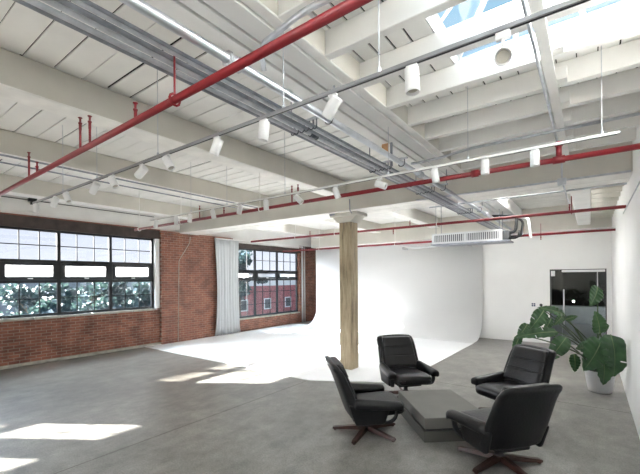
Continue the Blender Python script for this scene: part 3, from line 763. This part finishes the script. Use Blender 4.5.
def make_chair():
    r = empty('armchair')
    bm = bmesh.new(); pillow(bm, .068, .365, .37, .066, back_fn, 12); b = link('backrest', bm, 'leather', r, smooth=True)
    for nm, t0, t1, w0, w1, th in (('headrest_pad', .75, .965, .285, .262, .062), ('upper_pad', .545, .765, .295, .288, .050), ('lumbar_pad', .32, .56, .30, .296, .054)):
        bm = bmesh.new(); pillow(bm, th, .25, .5, .05, pad_fn(t0, t1, w0, w1), 9); link(nm, bm, 'leather_worn', b, smooth=True)
    def seat_fn(p):
        s = (p.x + .31) / .62
        return (p.x + .085, p.y * (1 - .04 * s), .335 + p.z + .035 * s - .035 * max(0, s - .82) * 5 * (p.z > 0) * .6 + .012 * (1 - (p.y / .26) ** 2) * (p.z > 0))
    bm = bmesh.new(); pillow(bm, .35, .285, .082, .06, seat_fn, 12); link('seat', bm, 'leather_worn', r, smooth=True)
    bm = bmesh.new(); box(bm, -.22, .20, -.20, .20, .205, .275, .02, 2); link('seat_pan', bm, 'black', r)
    for s in (1, -1):
        def arm_fn(p, s=s):
            u = (p.x + .30) / .60          # 0 rear, 1 front
            x = p.x + .055; w = .85 + .35 * u
            y = s * (.338 + .035 * u) + p.y * w
            z = .485 - .035 * u + p.z * (1.25 - .35 * u) - .02 * (u > .9) * (p.z < 0) + s * 0
            z -= abs(p.y) * .25
            return (x, y, z)
        bm = bmesh.new(); pillow(bm, .30, .062, .052, .045, arm_fn, 10); a = link('armrest', bm, 'leather', r, smooth=True)
        # padded side below the arm, towards the rear
        def side_fn(p, s=s):
            u = (p.z + .12) / .24
            return (p.x * (.8 + .35 * u) - .04, s * (.328 + .012 * u) + p.y, .345 + p.z)
        bm = bmesh.new(); pillow(bm, .23, .03, .13, .028, side_fn, 8); link('side_panel', bm, 'leather', a, smooth=True)
        bm = bmesh.new()
        path = bez((.27, s * .368, .43), (.33, s * .36, .20), (.12, s * .31, .20), (-.06, s * .18, .235), 12)
        rings = []
        for i, p in enumerate(path):
            t = (path[min(i + 1, 12)] - path[max(i - 1, 0)]).normalized(); n = Vector((0, 1, 0)); n = (n - t * n.dot(t)).normalized(); q = t.cross(n)
            rings.append([bm.verts.new(p + n * a1 * .026 + q * b1 * .011) for a1, b1 in ((1, 1), (-1, 1), (-1, -1), (1, -1))])
        for A, B in zip(rings, rings[1:]):
            for k in range(4): bm.faces.new((A[k], A[(k + 1) % 4], B[(k + 1) % 4], B[k]))
        bm.faces.new(rings[0][::-1]); bm.faces.new(rings[-1]); link('arm_support', bm, 'black', a)
    bm = bmesh.new(); lathe(bm, [(.055, .045), (.055, .085), (.040, .10), (.034, .12), (.034, .19), (.07, .205)], 18); link('swivel_post', bm, 'black', r, smooth=True)
    base = empty('base'); base.parent = r
    for k in range(5):
        bm = bmesh.new(); a = 2 * PI * k / 5
        prof = [(.03, .030, .085, .034), (.15, .026, .078, .033), (.32, .018, .056, .031), (.42, .016, .046, .030), (.445, .018, .038, .024)]
        rings = []
        for x, z0, z1, w in prof:
            rings.append([bm.verts.new((x, -w, z0)), bm.verts.new((x, w, z0)), bm.verts.new((x, w * .8, z1)), bm.verts.new((x, -w * .8, z1))])
        for A, B in zip(rings, rings[1:]):
            for q in range(4): bm.faces.new((A[q], B[q], B[(q + 1) % 4], A[(q + 1) % 4]))
        bm.faces.new(rings[0]); bm.faces.new(rings[-1][::-1])
        bmesh.ops.recalc_face_normals(bm, faces=bm.faces[:])
        tube(bm, [(.415, 0, 0), (.415, 0, .022)], .02, 10)
        l = link('leg', bm, 'mahogany', base); l.rotation_euler = (0, 0, a)
    return r
ch = make_chair()
CH = [((-2.36, 4.21), 44, 206 - 44, 'black leather armchair in side profile, standing closest to the sunlit floor'),
      ((-2.53, 5.87), -42, -120 , 'black leather armchair facing the camera, in front of the white backdrop'),
      ((-.92, 5.90), 238, 20, 'black leather armchair with creased shiny backrest, in front of the potted plant'),
      ((-.80, 4.345), 140, 105 - 140, 'black leather armchair seen from behind, closest to the camera')]
for i, (p, rot, brot, lb) in enumerate(CH):
    o = ch if i == 0 else copy_tree(ch)
    o.location = (*p, 0); o.rotation_euler = (0, 0, math.radians(rot))
    for c in kids(o):
        if c.name.startswith('base'): c.rotation_euler = (0, 0, math.radians(brot))
    tag(o, lb, 'armchair', 'black leather swivel armchairs around the coffee table')

# ------------------------------------------------------------------ potted plant
PX_, PY_ = .13, 8.05
pl = empty('potted_plant', (PX_, PY_, 0)); tag(pl, 'large broad-leaved plant in a tapered white pot by the side wall', 'plant')
bm = bmesh.new(); lathe(bm, [(.155, 0), (.168, .01), (.190, .13), (.212, .26), (.224, .35), (.230, .37), (.212, .37), (.206, .33), (.08, .32)], 28); link('pot', bm, 'pot', pl, smooth=True)
bm = bmesh.new(); lathe(bm, [(.205, .31), (.205, .335), (.10, .345)], 20); link('soil', bm, 'soil', pl)
def leaf(base, tip, width, normal, sag=.15, cup=.18, tear=(), seed=0, nl=34, nw=8):
    """blade from base to tip (local), leaf face towards normal"""
    rd = random.Random(seed)
    base, tip, normal = Vector(base), Vector(tip), Vector(normal).normalized()
    ax = tip - base; L = ax.length; ax.normalize()
    side = ax.cross(normal).normalized(); nn = side.cross(ax).normalized()
    bm = bmesh.new(); rows = []
    def V(q): return bm.verts.new((min(q.x, XR - PX_ - .03), q.y, q.z))
    wob = [.025 * math.sin(.55 * i + seed) for i in range(nl + 1)]
    for i in range(nl + 1):
        t = i / nl
        c = base + ax * L * t + nn * (sag * L * (4 * t * (1 - t)) * .5)
        prof = (math.sin(PI * min(1, t * .97 + .03) ** .72)) ** .75 if 0 < t < 1 else 0.02
        row = []
        for k in range(-nw, nw + 1):
            s = k / nw
            wv = width / 2 * prof * s
            rip = .010 * math.sin(i * 1.2 + k * .3 + seed) * abs(s) + wob[i] * width * .5 * abs(s)
            row.append(V(c + side * wv + nn * (cup * abs(wv) * (1 if seed % 2 else .7) - .55 * cup * wv * wv / max(width, .01) * 2 + rip)))
        rows.append(row)
    for i in range(nl):
        for k in range(2 * nw):
            s = (k + .5 - nw) / nw
            if any(i == 2 * ti + 1 and ((s > .35) if sd > 0 else (s < -.35)) for ti, sd in tear): continue
            bm.faces.new((rows[i][k], rows[i][k + 1], rows[i + 1][k + 1], rows[i + 1][k]))
    o = link('leaf', bm, 'leaf', pl, smooth=True)
    md = o.modifiers.new('t', 'SOLIDIFY'); md.thickness = .003
    bm = bmesh.new()
    pts = [base + ax * L * t + nn * (sag * L * (4 * t * (1 - t)) * .5 - .001) for t in [j / 10 for j in range(11)]]
    tube(bm, pts, [.009 * (1 - .75 * j / 10) for j in range(11)], 5); link('midrib', bm, 'midrib', o)
    return base
def stem(p0, p1, lift, r=.012):
    p0, p1 = Vector(p0), Vector(p1)
    mid1 = p0 + Vector((0, 0, lift * .8)) + (p1 - p0) * .15; mid2 = p1 + Vector((0, 0, lift * .35)) - (p1 - p0) * .3
    bm = bmesh.new(); pts = bez(p0, mid1, mid2, p1, 12); tube(bm, pts, [r * (1.3 - .6 * j / 12) for j in range(13)], 7); link('stem', bm, 'stem', pl, smooth=True)
# local frame of the picture plane: right = R_, depth = F_ ; give points as (right, depth, height)
def Q(r, d, z): return R_ * r + F_ * d + Z_ * z
tocam = -F_
LV = [  # leaf base and tip (sideways, in depth, height from the pot), width, face, torn rows
    ((-0.289, -0.607, 1.079), (-0.392, -0.787, 0.47), 0.536, (0.15, -1, 0.15), ((6, 1), (9, 1), (11, 1), (13, 1), (10, -1))),
    ((-0.399, -0.557, 0.981), (-0.852, -0.787, 0.561), 0.415, (-0.15, -1, 0.2), ((9, -1), (12, 1))),
    ((-0.454, -0.657, 0.79), (-0.573, -0.807, 0.346), 0.322, (0, -1, 0.0), ()),
    ((-0.8, -0.507, 0.756), (-0.825, -0.557, 0.481), 0.172, (-0.1, -1, 0.2), ()),
    ((-0.23, -0.307, 1.057), (-0.386, -0.407, 1.436), 0.237, (-0.2, -1, 0.2), ()),
    ((-0.204, -0.257, 1.145), (-0.114, -0.357, 1.194), 0.203, (0.1, -1, 0.5), ()),
    ((-0.109, -0.107, 1.827), (-0.321, -0.207, 1.503), 0.269, (0.1, -1, 0.1), ()),
    ((-0.858, -0.407, 1.006), (-1.247, -0.557, 0.655), 0.266, (-0.3, -0.9, 0.5), ((7, 1), (11, -1))),
    ((-0.972, -0.357, 1.093), (-1.735, -0.457, 1.02), 0.188, (0, -0.8, 0.6), ((5, 1), (9, -1), (12, 1))),
    ((-1.434, -0.307, 1.22), (-1.656, -0.407, 0.988), 0.166, (-0.2, -1, 0.3), ((8, 1),)),
    ((-1.554, -0.307, 1.042), (-1.713, -0.357, 0.779), 0.131, (-0.2, -1, 0.2), ()),
    ((-1.097, -0.207, 1.436), (-1.427, -0.357, 1.132), 0.251, (-0.1, -1, 0.3), ((9, 1),)),
    ((-0.713, -0.157, 1.355), (-1.235, -0.257, 1.489), 0.158, (0, -0.9, 0.5), ((8, -1),)),
    ((-0.734, -0.207, 1.276), (-0.563, -0.257, 1.34), 0.097, (0, -0.9, 0.5), ()),
    ((-0.977, -0.207, 1.302), (-1.16, -0.307, 1.099), 0.144, (0.1, -1, 0.3), ()),
    ((-0.737, -0.157, 1.343), (-0.967, -0.257, 1.187), 0.133, (-0.1, -1, 0.4), ()),
    ((-0.004, -0.307, 0.984), (-0.243, -0.457, 0.66), 0.294, (0, -1, 0.3), ()),
    ((-0.375, -0.307, 0.807), (-0.695, -0.407, 0.829), 0.237, (-0.1, -1, 0.5), ()),
]
for i, (b_, t_, w_, nr, tears) in enumerate(LV):
    B_, T_ = Q(*b_), Q(*t_)
    leaf(B_, T_, w_, Q(*nr), sag=.14, cup=.20, tear=tears, seed=i + 1)
    a = 2.4 * i
    stem(Vector((.10 * math.cos(a), .10 * math.sin(a), .33)), B_, .12 + .22 * min(1, B_.length - .5) if B_.z > .8 else .3, .012 if B_.z > .9 else .008)

# ------------------------------------------------------------------ outside: street, houses, trees
bm = bmesh.new(); box(bm, -120, -11.6, -60, 110, -6.3, -6.0); struct('street', bm, 'asphalt')
def building(name, label, x0, x1, y0, y1, zt, mat, wz, wy, base_mat=None, zsplit=None):
    e = empty(name, (x1, (y0 + y1) / 2, -6)); tag(e, label, 'building')
    ox, oy = x1, (y0 + y1) / 2
    bm = bmesh.new(); box(bm, x0 - ox, 0, y0 - oy, y1 - oy, 0, zt + 6); link('wall', bm, mat, e)
    if base_mat:
        bm = bmesh.new(); box(bm, 0.0, .12, y0 - oy, y1 - oy, 0, zsplit + 6); link('lower_facade', bm, base_mat, e)
    bm = bmesh.new(); box(bm, x0 - ox - .2, .25, y0 - oy - .2, y1 - oy + .2, zt + 6, zt + 6.35); link('roof', bm, 'ac', e)
    for z in wz:
        for y in wy:
            bm = bmesh.new(); box(bm, .10, .20, y - oy - .7, y - oy + .7, z + 6 - .8, z + 6 + .8); f = link('window', bm, 'wallwhite', e)
            bm = bmesh.new(); box(bm, .19, .22, y - oy - .55, y - oy + .55, z + 6 - .65, z + 6 + .65); link('glass', bm, 'acdark', f)
building('brick_building', 'low red brick building across the street', -52, -38, 30, 62, 2.6, 'wallwhite', [-1.6], [34, 38.5, 43, 47.5, 52, 56.5], 'brick_far', 1.0)
building('row_house', 'pale grey building seen through the long window', -60, -50, 10, 27, 2.3, 'slate', [.2, -2.6], [12, 15, 18, 21, 24])
building('row_house', 'reddish building seen at the edge of the long window', -56, -48, -6, 7.5, 3.0, 'brick_far', [.6, -2.4], [-3, 0, 3, 6])
def tree(x, y, h, rad, label, seed):
    rd = random.Random(seed)
    e = empty('street_tree', (x, y, -6)); tag(e, label, 'tree', 'trees along the street outside')
    bm = bmesh.new(); tube(bm, [(0, 0, 0), (.1, 0, h * .45), (0, .1, h * .7)], [.22, .16, .08], 8)
    for k in range(6):
        a = rd.uniform(0, 2 * PI); tube(bm, [(.05, .05, h * (.4 + .05 * k)), (math.cos(a) * rad * .6, math.sin(a) * rad * .6, h * (.6 + .05 * k))], [.08, .02], 5)
    link('trunk', bm, 'bark', e)
    bm = bmesh.new()
    cl = [(Vector((rd.gauss(0, .42) * rad, rd.gauss(0, .42) * rad, h * rd.uniform(.5, .95))), rd.uniform(.3, .55) * rad) for _ in range(16)]
    for _ in range(2600):
        c, r = rd.choice(cl)
        p = c + Vector((rd.gauss(0, 1), rd.gauss(0, 1), rd.gauss(0, .8))).normalized() * r * rd.uniform(.5, 1)
        u = Vector((rd.gauss(0, 1), rd.gauss(0, 1), rd.gauss(0, 1))).normalized(); v = u.orthogonal().normalized(); s = rd.uniform(.14, .28)
        bm.faces.new([bm.verts.new(p + u * s), bm.verts.new(p + v * s * .6), bm.verts.new(p - u * s), bm.verts.new(p - v * s * .6)])
    link('foliage', bm, 'tree', e)
TR = [(-30, 4.2, 7.2, 1.9, 'leafy street tree at the open end of the long window'), (-38, 10.5, 8.0, 2.3, 'leafy street tree in the first full bay of the long window'), (-31, 13.2, 7.9, 2.0, 'leafy street tree behind the middle of the long window'),
      (-35, 19, 8.0, 2.3, 'leafy street tree behind the last bay of the long window'), (-43, 27, 9.0, 2.5, 'tall leafy street tree near the pilaster'), (-24, 7.6, 6.9, 1.5, 'small leafy street tree close outside the long window'),
      (-32, 28, 11.5, 2.3, 'tall leafy street tree in the far window'), (-24, 10.8, 7.1, 1.4, 'low leafy street tree beside the window mullion')]
for i, t in enumerate(TR): tree(*t, seed=40 + i)
building('neighbour_building', 'tall neighbouring building shading the low panes from the street side', -26, -20.9, -22, .8, 7.15, 'slate', [], [])  # stands out of view, added to block low sun
building('stair_tower', 'grey stair tower standing close outside between the two windows', -14.4, -13.6, 8.15, 11.1, 9.0, 'slate', [], [])  # added behind the pilaster, keeps direct sun off the cyclorama

# ------------------------------------------------------------------ light
SKY, GLOW, SUNE, EXPO = .40, 22.0, 34.0, 1.4
w = bpy.data.worlds.new('sky'); SC.world = w; w.use_nodes = True; nt = w.node_tree
bg = nt.nodes['Background']
tc = N(nt, 'ShaderNodeTexCoord'); sp = N(nt, 'ShaderNodeSeparateXYZ'); nt.links.new(tc.outputs['Generated'], sp.inputs[0])
r = N(nt, 'ShaderNodeValToRGB'); el = r.color_ramp.elements
el[0].position = 0.0; el[0].color = (1.0, 1.02, 1.10, 1); el[1].position = 1.0; el[1].color = (.29, .62, .84, 1)
x = el.new(.25); x.color = (.62, .70, .86, 1); x = el.new(.6); x.color = (.37, .65, .85, 1)
nt.links.new(sp.outputs['Z'], r.inputs['Fac'])
# hazy bright sky around the sun, which stands behind the photographer beyond the street
SUN = Vector((.84, .545, -.457)).normalized()
dt = N(nt, 'ShaderNodeVectorMath', operation='DOT_PRODUCT'); dt.inputs[1].default_value = (-SUN.x, -SUN.y, -SUN.z)
nt.links.new(tc.outputs['Generated'], dt.inputs[0])
mr = N(nt, 'ShaderNodeMapRange'); mr.inputs['From Min'].default_value = .70; mr.inputs['From Max'].default_value = 1.0
nt.links.new(dt.outputs['Value'], mr.inputs['Value'])
pw = N(nt, 'ShaderNodeMath', operation='POWER'); pw.inputs[1].default_value = 1.5; nt.links.new(mr.outputs[0], pw.inputs[0])
gs = N(nt, 'ShaderNodeMath', operation='MULTIPLY_ADD'); gs.inputs[1].default_value = GLOW; gs.inputs[2].default_value = SKY; nt.links.new(pw.outputs[0], gs.inputs[0])
mxc = N(nt, 'ShaderNodeMix', data_type='RGBA'); nt.links.new(pw.outputs[0], mxc.inputs[0]); nt.links.new(r.outputs['Color'], mxc.inputs[6]); mxc.inputs[7].default_value = (1, .96, .92, 1)
nt.links.new(mxc.outputs[2], bg.inputs['Color']); nt.links.new(gs.outputs[0], bg.inputs['Strength'])
sl = bpy.data.lights.new('sun', 'SUN'); sl.energy = SUNE; sl.angle = math.radians(.55); sl.color = (1, .95, .86)
so = bpy.data.objects.new('sun', sl); COL.objects.link(so)
sd = Vector((.84, .545, -.457)).normalized()
so.rotation_mode = 'QUATERNION'; so.rotation_quaternion = Vector((0, 0, -1)).rotation_difference(sd)
so.location = (-30, -20, 20)

# ------------------------------------------------------------------ camera
cam = bpy.data.cameras.new('camera'); co = bpy.data.objects.new('camera', cam); COL.objects.link(co)
yaw = math.radians(36.34); roll = .0069
f = Vector((-math.sin(yaw), math.cos(yaw), 0)); rt = Vector((math.cos(yaw), math.sin(yaw), 0)); up = Vector((0, 0, 1))
up2 = up * math.cos(roll) + rt * math.sin(roll); rt2 = f.cross(up2)
mt = Matrix((rt2, up2, -f)).transposed().to_4x4(); mt.translation = CAMP; co.matrix_world = mt
cam.sensor_width = 36; cam.lens = 367 / 640 * 36; cam.shift_y = (278.5 - 237) / 640; cam.clip_start = .05; cam.clip_end = 500
SC.camera = co

SC.cycles.max_bounces = 12; SC.cycles.diffuse_bounces = 8; SC.cycles.transparent_max_bounces = 16
SC.cycles.sample_clamp_indirect = 6.0
vs = SC.view_settings; vs.view_transform = 'Standard'; vs.look = 'None'; vs.gamma = 1.0; vs.use_curve_mapping = False
vs.exposure = EXPO
